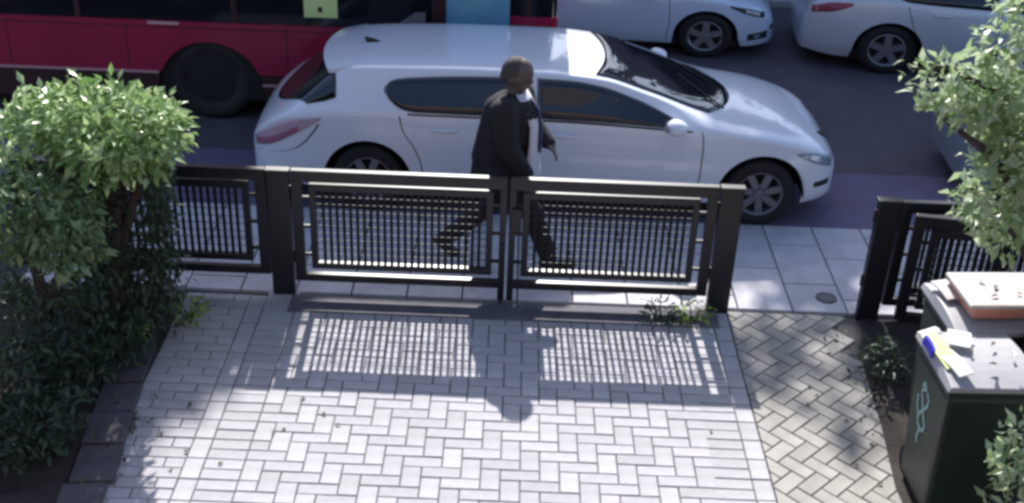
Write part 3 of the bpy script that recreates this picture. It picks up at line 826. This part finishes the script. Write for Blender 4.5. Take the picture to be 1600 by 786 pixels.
# left: a creeper-like shrub with a dome of leaves over a bare shaded trunk, a lower mound beside it
t = woody('shrub', 'tall shrub at left with a bright domed top over a dark bare trunk', 'shrub', (-2.72, 7.05, 0),
          [([(0, 0, -.05), (.05, .02, .5), (.10, 0, 1.0), (.16, 0, 1.5)], .11, .05), ([(.06, 0, .6), (.25, -.05, 1.1), (.42, -.05, 1.45)], .045, .02),
           ([(.05, 0, .7), (-.2, 0, 1.2), (-.35, .05, 1.55)], .045, .02), ([(-.1, .1, -.05), (-.05, .1, .8), (.05, .1, 1.5)], .06, .03)])
leaves('crown', [((.17, -.02, 1.58), (.44, .42, .24), 2000, .75), ((.36, -.05, 1.55), (.24, .3, .22), 700, .7), ((-.10, 0, 1.66), (.34, .34, .20), 900, .7),
                 ((-.42, .0, 1.50), (.25, .3, .18), 420, .6)], M['leaf_a'], t, 21, .080)
leaves('hanging_leaves', [((.44, -.1, 1.18), (.10, .14, .34), 330, .4), ((.40, -.12, .72), (.10, .12, .25), 110, .3), ((.08, .12, .85), (.36, .24, .85), 3600, .35), ((.05, .0, .35), (.45, .3, .4), 1300, .4)], M['leaf_d'], t, 22, .06, droop=.8)  # darker leaf colour carries the shade below the dome
t = woody('shrub', 'lower leafy mound at the left edge below the domed shrub', 'shrub', (-3.05, 6.62, 0),
          [([(0, 0, -.05), (.04, 0, .5), (.0, 0, 1.0)], .06, .03), ([(.02, 0, .4), (.2, -.05, .8), (.3, -.05, 1.1)], .03, .015)])
leaves('crown', [((.05, 0, 1.18), (.40, .36, .26), 1500, .75), ((.28, -.1, 1.08), (.22, .25, .26), 650, .7)], M['leaf_m'], t, 23, .080, droop=.5)
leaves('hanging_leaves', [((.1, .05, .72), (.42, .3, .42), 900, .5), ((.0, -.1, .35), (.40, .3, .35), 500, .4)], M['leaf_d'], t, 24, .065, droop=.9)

def plant(label, base, r, h, n, m, seed, size=.07, group=None, asp=.35):
    t = empty('garden_plant', base); tag(t, label, 'plant', group)
    rng = random.Random(seed); mb = MB()
    for k in range(7):
        a = rng.uniform(0, 6.28); mb.tube([(0, 0, -.01), (r*.4*math.cos(a), r*.4*math.sin(a), h*.5), (r*.8*math.cos(a), r*.8*math.sin(a), h*rng.uniform(.7, 1))], [.006, .005, .003], 5)
    mb.build('stem', M['leaf_d'], t)
    leaves('foliage', [((0, 0, h*.6), (r, r, h*.5), n, .4)], m, t, seed, size, asp, .1)
    return t
plant('bright yellow-green weed sprouting between left shrub and fence', (-2.27, 7.24, 0), .13, .18, 150, M['leaf_y'], 31, .055)
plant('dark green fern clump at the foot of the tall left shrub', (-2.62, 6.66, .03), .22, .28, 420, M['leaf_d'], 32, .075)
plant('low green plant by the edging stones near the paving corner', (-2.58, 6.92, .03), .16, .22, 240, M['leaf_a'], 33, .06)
plant('leafy green plant in the bottom left corner of the bed', (-2.92, 5.62, .03), .30, .30, 420, M['leaf_d'], 34, .08)  # dark leaf colour stands in for shade in this corner
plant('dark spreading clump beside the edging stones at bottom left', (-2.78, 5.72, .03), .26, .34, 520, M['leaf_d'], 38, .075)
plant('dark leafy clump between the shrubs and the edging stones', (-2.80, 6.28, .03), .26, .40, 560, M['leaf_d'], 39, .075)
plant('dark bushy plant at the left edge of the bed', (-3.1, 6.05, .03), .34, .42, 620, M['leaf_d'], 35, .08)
plant('sparse weed growing under the gate in front of the right leaf', (1.16, 7.50, 0), .17, .12, 110, M['leaf_d'], 36, .06)
plant('bright weed tuft growing under the gate beside its post', (1.40, 7.52, 0), .15, .14, 140, M['leaf_y'], 37, .055)

# right: overhanging shrub above the bins
t = woody('shrub', 'bright leafy shrub overhanging the bins from the right edge', 'shrub', (3.15, 5.87, 0),
          [([(0, 0, -.05), (-0.04, 0.00, 1.31), (-0.10, 0.00, 1.92), (-0.26, 0.05, 2.44), (-0.52, 0.09, 2.70)], .09, .02), ([(-0.04, 0.00, 1.31), (-0.26, -0.04, 1.83), (-0.61, -0.04, 2.18), (-0.87, 0.00, 2.35)], .05, .012),
           ([(-0.03, 0.00, 1.13), (-0.26, -0.17, 1.57), (-0.48, -0.21, 1.83)], .04, .012), ([(-0.09, 0.00, 1.83), (-0.31, 0.09, 2.35), (-0.87, 0.13, 2.59), (-1.06, 0.13, 2.57)], .03, .008)])
leaves('crown', [((-0.48, 0.09, 2.46), (.34, .32, .22), 420, .45), ((-0.83, 0.12, 2.51), (.24, .22, .15), 210, .35), ((-0.36, 0.00, 2.20), (.22, .25, .16), 200, .45), ((-0.70, 0.05, 2.42), (.20, .22, .12), 150, .35),
                 ((-0.20, 0.05, 2.22), (.42, .36, .45), 1250, .55), ((-0.40, -0.08, 1.93), (.36, .3, .13), 260, .5), ((-0.22, 0.09, 1.74), (.24, .2, .16), 150, .5), ((.08, 0.05, 1.62), (.24, .25, .22), 170, .5),
                 ((-0.26, 0.09, 2.79), (.34, .3, .12), 160, .3), ((0.04, 0.00, 2.87), (.5, .4, .25), 260, .4), ((-.62, .05, 2.76), (.17, .2, .12), 120, .35), ((-.55, .05, 2.93), (.22, .2, .10), 80, .3), ((-.47, .05, 2.36), (.20, .25, .24), 420, .5), ((-.43, 0, 1.82), (.22, .22, .13), 200, .5), ((-.38, 0, 1.64), (.16, .18, .09), 60, .4)], M['leaf_b'], t, 41, .086, .42)
t = woody('shrub', 'small leafy shrub in front of the near bin at the bottom right', 'shrub', (2.95, 4.95, 0),
          [([(0, 0, -.05), (-.05, 0, .5), (-.2, .0, .9)], .03, .012), ([(0, 0, .3), (-.15, .05, .6), (-.25, .05, .75)], .02, .008)])
leaves('crown', [((-.20, .05, .82), (.16, .16, .22), 190, .4), ((-.12, 0, .55), (.20, .2, .25), 240, .4)], M['leaf_b'], t, 42, .075, .42)
plant('dark low plant in the soil behind the near bin, below the side gate', (2.66, 6.85, .02), .18, .25, 260, M['leaf_d'], 43, .07)

# leaf litter and single fallen leaves
rng = np.random.default_rng(5)
def litter(name, label, pts, seed, size):
    o = leaves(name, [((x, y, .012), (.05, .06, .008), k, .3) for x, y, k in pts], M['leaf_dry'], None, seed, size, .45, 0)
    return tag(o, label, 'leaf litter')
litter('leaf_litter', 'dark fallen leaves scattered along the left edge of the paving', [(-2.30+rng.normal()*.07-.12*(y-5.3)/1.2, y, 5) for y in np.linspace(5.3, 6.5, 16)], 51, .05)
litter('leaf_litter', 'dark fallen leaves on the path below the side gate', [(2.50+rng.normal()*.12, y, 3) for y in np.linspace(6.2, 7.4, 14)], 52, .04)
leaf_me = None
for x, y in [(-2.03, 6.26), (-1.93, 5.76), (-1.97, 5.62), (-1.70, 5.66), (-1.36, 6.05), (-1.42, 6.02), (-1.05, 6.10), (-1.15, 6.22), (-1.28, 6.36), (1.36, 6.16), (2.05, 6.5), (2.16, 6.62), (2.30, 6.35), (2.37, 6.1), (2.22, 5.9), (2.36, 5.72), (2.12, 6.75), (-2.12, 5.92)]:
    if leaf_me is None:
        leaf_me = MB().add([(0,0,.004), (.014,.012,.010), (.045,.002,.006), (.014,-.012,.009)], [(0,1,2), (0,2,3)]).mesh('fallen_leaf', False); leaf_me.materials.append(M['leaf_dry'])
    o = bpy.data.objects.new('fallen_leaf', leaf_me); col.objects.link(o); o.location = (x, y, .003); o.rotation_euler = (0, 0, random.uniform(0, 6.3))
    tag(o, 'single dark fallen leaf lying on the pale block paving', 'leaf', 'fallen leaves on the paving')

# ------------------------------------------------------------------ bins and what lies on them
def wheelie(label, loc, w=.52, d=.54, h=.97, rz=0):
    b = empty('wheelie_bin', loc, rz)
    prof = []
    def ring(z, k, e): return [(sx*w/2*k, sy*d/2*k, z) for sx, sy in ((-1,-1),(1,-1),(1,1),(-1,1))]
    mb = MB(); v = ring(.04, .80, 0)+ring(h-.06, .965, 0)
    mb.add(v, [(0,3,2,1), (4,5,6,7), (0,1,5,4), (1,2,6,5), (2,3,7,6), (3,0,4,7)])
    mb.build('body', M['bin_green'], b, bevel=.03)
    MB().add(ring(h-.058, 1.0, 0)+ring(h-.012, 1.0, 0), [(0,3,2,1), (4,5,6,7), (0,1,5,4), (1,2,6,5), (2,3,7,6), (3,0,4,7)]).build('collar', M['bin_green'], b, bevel=.008)
    l = MB(); n = 8
    for i in range(n+1):
        y = -d/2*1.06+(d*1.06)*i/n
        z = h+.012+.035*math.sin(math.pi*i/n)
        l.v += [(-w/2*1.05, y, h-.010), (-w/2*.98, y, z+.012), (w/2*.98, y, z+.012), (w/2*1.05, y, h-.010)]
    l.f += [(4*i+k, 4*i+4+k, 4*i+5+k, 4*i+1+k) for i in range(n) for k in range(3)] + [(0,1,2,3), (4*n+3,4*n+2,4*n+1,4*n)] + [(4*i+3, 4*i+7, 4*i+4, 4*i) for i in range(n)]
    l.build('lid', M['bin_lid'], b, bevel=.006)
    MB().tube([(-w/2*.8, d/2+.06, h-.05), (w/2*.8, d/2+.06, h-.05)], .015, 8).build('handle', M['bin_green'], b)
    for sx in (-1, 1):
        o = MB().lathe([(.06, -.022), (.10, -.024), (.105, 0), (.10, .024), (.06, .022)], 20, 'y', close=True)
        o.v = [(sx*w*.32+p[1], d*.36+p[0], .105+p[2]) for p in o.v]
        o.build('wheel', M['rubber'], b)
    return tag(b, label, 'bin', 'wheelie bins')
b1 = wheelie('near dark green wheelie bin with pale lid and painted looping mark', (2.70, 5.64, 0), rz=rad(2))
# looping painted mark on the left face
mk = MB()
def stroke(pts, wd=.021):
    for (a0, c0), (a1, c1) in zip(pts, pts[1:]):
        d = Vector((0, a1-a0, c1-c0)); n = Vector((0, -d.z, d.y)).normalized()*wd/2
        def X(z): return -.52/2*(.80+(z-.04)/(.97-.06-.04)*.165)-.003
        p0, p1 = Vector((X(c0), a0, c0)), Vector((X(c1), a1, c1))
        mk.add([p0-n, p1-n, p1+n, p0+n], [(0,1,2,3)])
stroke([(.055*math.sin(2*t)*1.0+.02, .62+.13*math.cos(t)) for t in np.linspace(0.15, 2*math.pi-.15, 30)])
stroke([(.02, .49), (.04, .42), (.03, .38)]); stroke([(.02, .75), (.06, .79), (.08, .74)])
stroke([(.12, .66), (.10, .58), (.08, .55)])
mo = mk.build('painted_mark', M['mark'], b1)
so = mo.modifiers.new('thick', 'SOLIDIFY'); so.thickness = .002
b2 = wheelie('rear dark green wheelie bin carrying the orange tray', (2.90, 6.22, 0), rz=rad(3))
tr = empty('recycling_tray', (2.97, 6.20, 1.03), rad(4))
def frust(x, y, z0, z1, k0, k1):
    return [(sx*x*k, sy*y*k, z) for z, k in ((z0, k0), (z1, k1)) for sx, sy in ((-1,-1),(1,-1),(1,1),(-1,1))]
BF = [(0,3,2,1), (4,5,6,7), (0,1,5,4), (1,2,6,5), (2,3,7,6), (3,0,4,7)]
MB().add(frust(.25, .20, 0.0, .085, .88, .97), BF).build('tub', M['orange'], tr, bevel=.02)
MB().add(frust(.25, .20, .085, .112, 1.03, 1.0), BF).build('lid', M['box_top'], tr, bevel=.012)
tag(tr, 'orange tray with pale lid standing on the rear bin', 'tray')
def folded(label, name, m, c, lx, ly, th, rz, tilt):
    o = MB()
    n = 6
    for i in range(n+1):
        y = -ly/2+ly*i/n
        z = .012*math.sin(math.pi*i/n)
        o.v += [(-lx/2, y, z), (lx/2, y, z+.004), (lx/2, y, z+th), (-lx/2, y, z+th*.8)]
    o.f += [(4*i+k, 4*i+4+k, 4*i+4+(k+1) % 4, 4*i+(k+1) % 4) for i in range(n) for k in range(4)] + [(0,1,2,3), (4*n+3,4*n+2,4*n+1,4*n)]
    ob = o.build(name, m, None, bevel=.002); ob.location = c; ob.rotation_euler = (0, tilt, rz)
    return tag(ob, label, 'paper')
folded('yellow folded leaflet lying on the left edge of the near bin lid', 'leaflet', M['yellow'], (2.475, 5.66, 1.030), .085, .36, .012, rad(8), rad(-14))
folded('white folded newspaper sticking out over the near bin corner', 'newspaper', M['paper'], (2.515, 5.52, 1.036), .09, .24, .010, rad(14), rad(-10))
folded('white sheet of paper lying across the middle of the near bin lid', 'paper_sheet', M['paper'], (2.60, 5.74, 1.064), .13, .17, .004, rad(-18), rad(0))
folded('cream carton sleeve on the left part of the rear bin lid', 'carton_sleeve', M['box_top'], (2.70, 6.30, 1.052), .10, .22, .014, rad(10), rad(-4))
folded('white envelope at the back of the near bin lid', 'envelope', M['paper'], (2.47, 5.84, 1.028), .12, .08, .006, rad(20), rad(-8))
folded('blue plastic sleeve hanging at the left rim of the near bin', 'plastic_sleeve', M['blue'], (2.418, 5.70, 1.0), .012, .16, .06, rad(2), rad(8))

for k, (x, y, z) in enumerate([(2.62, 5.62, 1.062), (2.74, 5.50, 1.056), (2.80, 5.72, 1.062), (2.70, 5.78, 1.050), (2.86, 5.58, 1.062), (2.96, 6.22, 1.150), (3.05, 6.14, 1.150), (2.87, 6.28, 1.150), (2.93, 6.10, 1.150)]):
    o = bpy.data.objects.new('fallen_leaf', leaf_me); col.objects.link(o); o.location = (x, y, z); o.rotation_euler = (0, 0, 2.4*k*k+.7); o.scale = (1.0+.25*(k % 3), 1.0+.3*(k % 2), 1)
    if k < 5: tag(o, 'dark fallen leaf lying on the pale lid of the near bin', 'leaf', 'fallen leaves on the near bin lid')
    else: tag(o, 'dark fallen leaf lying on the lid of the orange tray', 'leaf', 'fallen leaves on the tray lid')

# ------------------------------------------------------------------ the walking person
def capsules(segs, voxel=.012, smooth=6):
    """tapered limbs and ellipsoids fused into one continuous surface"""
    b = bmesh.new()
    def ell(c, r, R=None):
        g = bmesh.ops.create_icosphere(b, subdivisions=3, radius=1)
        T = Matrix.Translation(c) @ (R.to_4x4() if R else Matrix.Identity(4)) @ Matrix.Diagonal((*r, 1))
        bmesh.ops.transform(b, matrix=T, verts=g['verts'])
    for s_ in segs:
        if s_[0] == 'e': ell(Vector(s_[1]), s_[2], s_[3] if len(s_) > 3 else None)
        else:
            p, q, r0, r1 = Vector(s_[0]), Vector(s_[1]), s_[2], s_[3]
            n = max(2, int((q-p).length/(min(r0, r1)*.45)))
            for k in range(n+1):
                t = k/n; r = r0+(r1-r0)*t; ell(p.lerp(q, t), (r, r, r))
    me = bpy.data.meshes.new('tmp'); b.to_mesh(me); b.free()
    o = bpy.data.objects.new('tmp', me); col.objects.link(o)
    m_ = o.modifiers.new('r', 'REMESH'); m_.mode = 'VOXEL'; m_.voxel_size = voxel
    s2 = o.modifiers.new('s', 'SMOOTH'); s2.iterations = smooth; s2.factor = .5
    dg = bpy.context.evaluated_depsgraph_get()
    out = bpy.data.meshes.new_from_object(o.evaluated_get(dg))
    bpy.data.objects.remove(o); bpy.data.meshes.remove(me)
    return out

PX, PY = -0.02, 8.31
person = empty('person', (PX, PY, -.002)); person.scale = (1.17, 1.05, 0.985)
# joints, walking to the right (+x), chest turned a little to the camera (-y)
hip = Vector((-.03, 0, .90)); chest = Vector((.02, 0, 1.30)); neck = Vector((.035, -.005, 1.47))
shN, shF = Vector((-.035, -.185, 1.40)), Vector((.07, .175, 1.40))           # near and far shoulder
elN, haN = Vector((.00, -.25, 1.13)), Vector((.13, -.24, .90))
elF, haF = Vector((.13, .20, 1.17)), Vector((.24, .08, 1.06))
hN, hF = Vector((-.05, -.09, .88)), Vector((-.01, .09, .88))
kN, aN = Vector((.17, -.09, .52)), Vector((.30, -.10, .10))                  # near leg forward
kF, aF = Vector((-.10, .09, .47)), Vector((-.40, .09, .15))                  # far leg trailing
head = Vector((.045, -.02, 1.625))
Rh = Matrix.Rotation(rad(-25), 3, 'Z') @ Matrix.Rotation(rad(14), 3, 'Y')
segs = [(hip, chest, .13, .14), (chest, neck, .13, .06), (neck, head, .058, .055),
        ('e', head+Vector((0, 0, .015)), (.102, .088, .118), Rh), ('e', head+Rh @ Vector((.045, 0, -.06)), (.055, .052, .055), Rh),
        ('e', head+Rh @ Vector((.098, 0, -.02)), (.022, .014, .026), Rh), ('e', head+Rh @ Vector((.085, 0, -.062)), (.016, .026, .010), Rh),
        ('e', head+Rh @ Vector((.082, 0, .02)), (.018, .05, .012), Rh),
        ('e', head+Rh @ Vector((-.005, -.082, -.01)), (.022, .012, .034), Rh), ('e', head+Rh @ Vector((-.005, .082, -.01)), (.022, .012, .034), Rh),
        (shN, elN, .055, .042), (elN, haN, .042, .030), (shF, elF, .055, .042), (elF, haF, .042, .030),
        (hN, kN, .085, .058), (kN, aN, .055, .042), (hF, kF, .085, .058), (kF, aF, .055, .042), (chest, shN, .09, .06), (chest, shF, .09, .06), (hip, hN, .11, .09), (hip, hF, .11, .09)]
def hand(w, fwd, down, sidev, flip):
    fwd, down, sidev = Vector(fwd).normalized(), Vector(down).normalized(), Vector(sidev).normalized()
    out = [(w, w+fwd*.075, .026, .030), ('e', w+fwd*.055, (.034, .034, .034))]
    for k, (o, l) in enumerate(((-.030, .070), (-.010, .080), (.010, .074), (.029, .058))):
        a = w+fwd*.085+down*0+sidev*o; b_ = a+fwd*l*.55+down*l*.15; c_ = b_+fwd*l*.25+down*l*.45
        out += [(a, b_, .0105, .0095), (b_, c_, .0095, .008)]
    a = w+fwd*.03-sidev*.03*flip; b_ = a-sidev*.030*flip+fwd*.03; out += [(a, b_, .013, .011), (b_, b_+fwd*.03, .011, .009)]
    return out
segs += hand(haN, haN-elN+Vector((0, 0, -.15)), (.6, .5, -.3), (.7, 0, .3), -1)
segs += hand(haF, haF-elF, (0, -.3, -1), (0, 1, 0), 1)
body = link('body', capsules(segs, .0095, 3), M['skin'], person, smooth=True)
for sy in (-.034, .034):
    e = head+Rh @ Vector((.083, sy, .005))
    bm_ = bmesh.new(); bmesh.ops.create_uvsphere(bm_, u_segments=10, v_segments=8, radius=.011)
    me = bpy.data.meshes.new('eye'); bm_.to_mesh(me); bm_.free()
    link('eye', me, M['leather'], body, smooth=True).location = e
# short hair round the back and sides
hm = capsules([('e', head+Rh @ Vector((-.018, 0, .022)), (.096, .096, .112), Rh), ('e', head+Rh @ Vector((-.05, 0, -.03)), (.060, .084, .06), Rh)], .010, 3)
link('hair', hm, M['hair'], person, smooth=True)
# jacket: torso with a skirt below the hips, both sleeves
jk = [(hip+Vector((-.02, 0, -.09)), hip+Vector((0, 0, .12)), .190, .180), (hip+Vector((0, 0, .12)), chest, .180, .185), (chest, neck+Vector((-.01, 0, -.05)), .175, .085),
      (chest+Vector((0, 0, .05)), shN, .12, .085), (chest+Vector((0, 0, .05)), shF, .12, .085),
      (shN, elN, .090, .074), (elN, haN+(elN-haN).normalized()*.02, .074, .054), (shF, elF, .090, .074), (elF, haF-(elF-haF).normalized()*.03, .074, .056),
      (hip+Vector((-.10, -.02, .05)), hip+Vector((-.13, -.03, -.12)), .10, .085), (chest+Vector((-.08, 0, .03)), hip+Vector((-.10, -.02, .05)), .11, .11)]
jacket = link('jacket', capsules(jk, .013, 4), M['suit'], person, smooth=True)
# shirt front and tie showing in the open jacket
def front(name, m, pts, w, off, parent):
    """strip following the front of the chest"""
    mb = MB()
    for (z, ang, ww, rr) in pts:
        cx = chest.x+.0
        for k in range(-2, 3):
            a = ang+ww*k/2
            mb.v.append((cx+(rr+off)*math.cos(a)*.98, (rr+off)*math.sin(a), z))
    n = len(pts)
    mb.f += [(5*i+k, 5*i+k+1, 5*i+6+k, 5*i+5+k) for i in range(n-1) for k in range(4)]
    o = mb.build(name, m, parent, smooth=True)
    s_ = o.modifiers.new('t', 'SOLIDIFY'); s_.thickness = .008
    return o
A = rad(-28)
front('shirt', M['shirt'], [(1.49, A, .85, .090), (1.43, A, .66, .120), (1.36, A, .50, .168), (1.25, A, .42, .192), (1.10, A, .42, .192), (.98, A, .50, .192), (.86, A-.05, .58, .196), (.78, A-.05, .60, .196)], 0, .006, person)
front('tie', M['tie'], [(1.455, A+.12, .10, .116), (1.36, A+.12, .10, .178), (1.20, A+.10, .12, .200), (1.06, A+.10, .12, .200), (1.02, A+.10, .03, .200)], 0, .012, person)
tz = [(hip+Vector((0, 0, .06)), hip+Vector((0, 0, -.05)), .145, .145), (hip, hN, .12, .11), (hip, hF, .12, .11), (hN, kN, .108, .078), (kN, aN+Vector((0, 0, .02)), .078, .064), (hF, kF, .108, .078), (kF, aF+(kF-aF).normalized()*.02, .078, .064)]
link('trousers', capsules(tz, .013, 4), M['trouser'], person, smooth=True)
for a, d, pit in ((aN, 1, rad(12)), (aF, 1, rad(-42))):
    Ry = Matrix.Rotation(-pit, 3, 'Y')
    sh = capsules([('e', a+Ry @ Vector((-.01, 0, -.04)), (.055, .046, .058), Ry), ('e', a+Ry @ Vector((.08, 0, -.062)), (.10, .046, .036), Ry), ('e', a+Ry @ Vector((.14, 0, -.068)), (.055, .043, .028), Ry)], .010, 2)
    link('shoe', sh, M['leather'], person, smooth=True)
tag(person, 'person in a dark suit and white shirt walking right behind the gate', 'person')
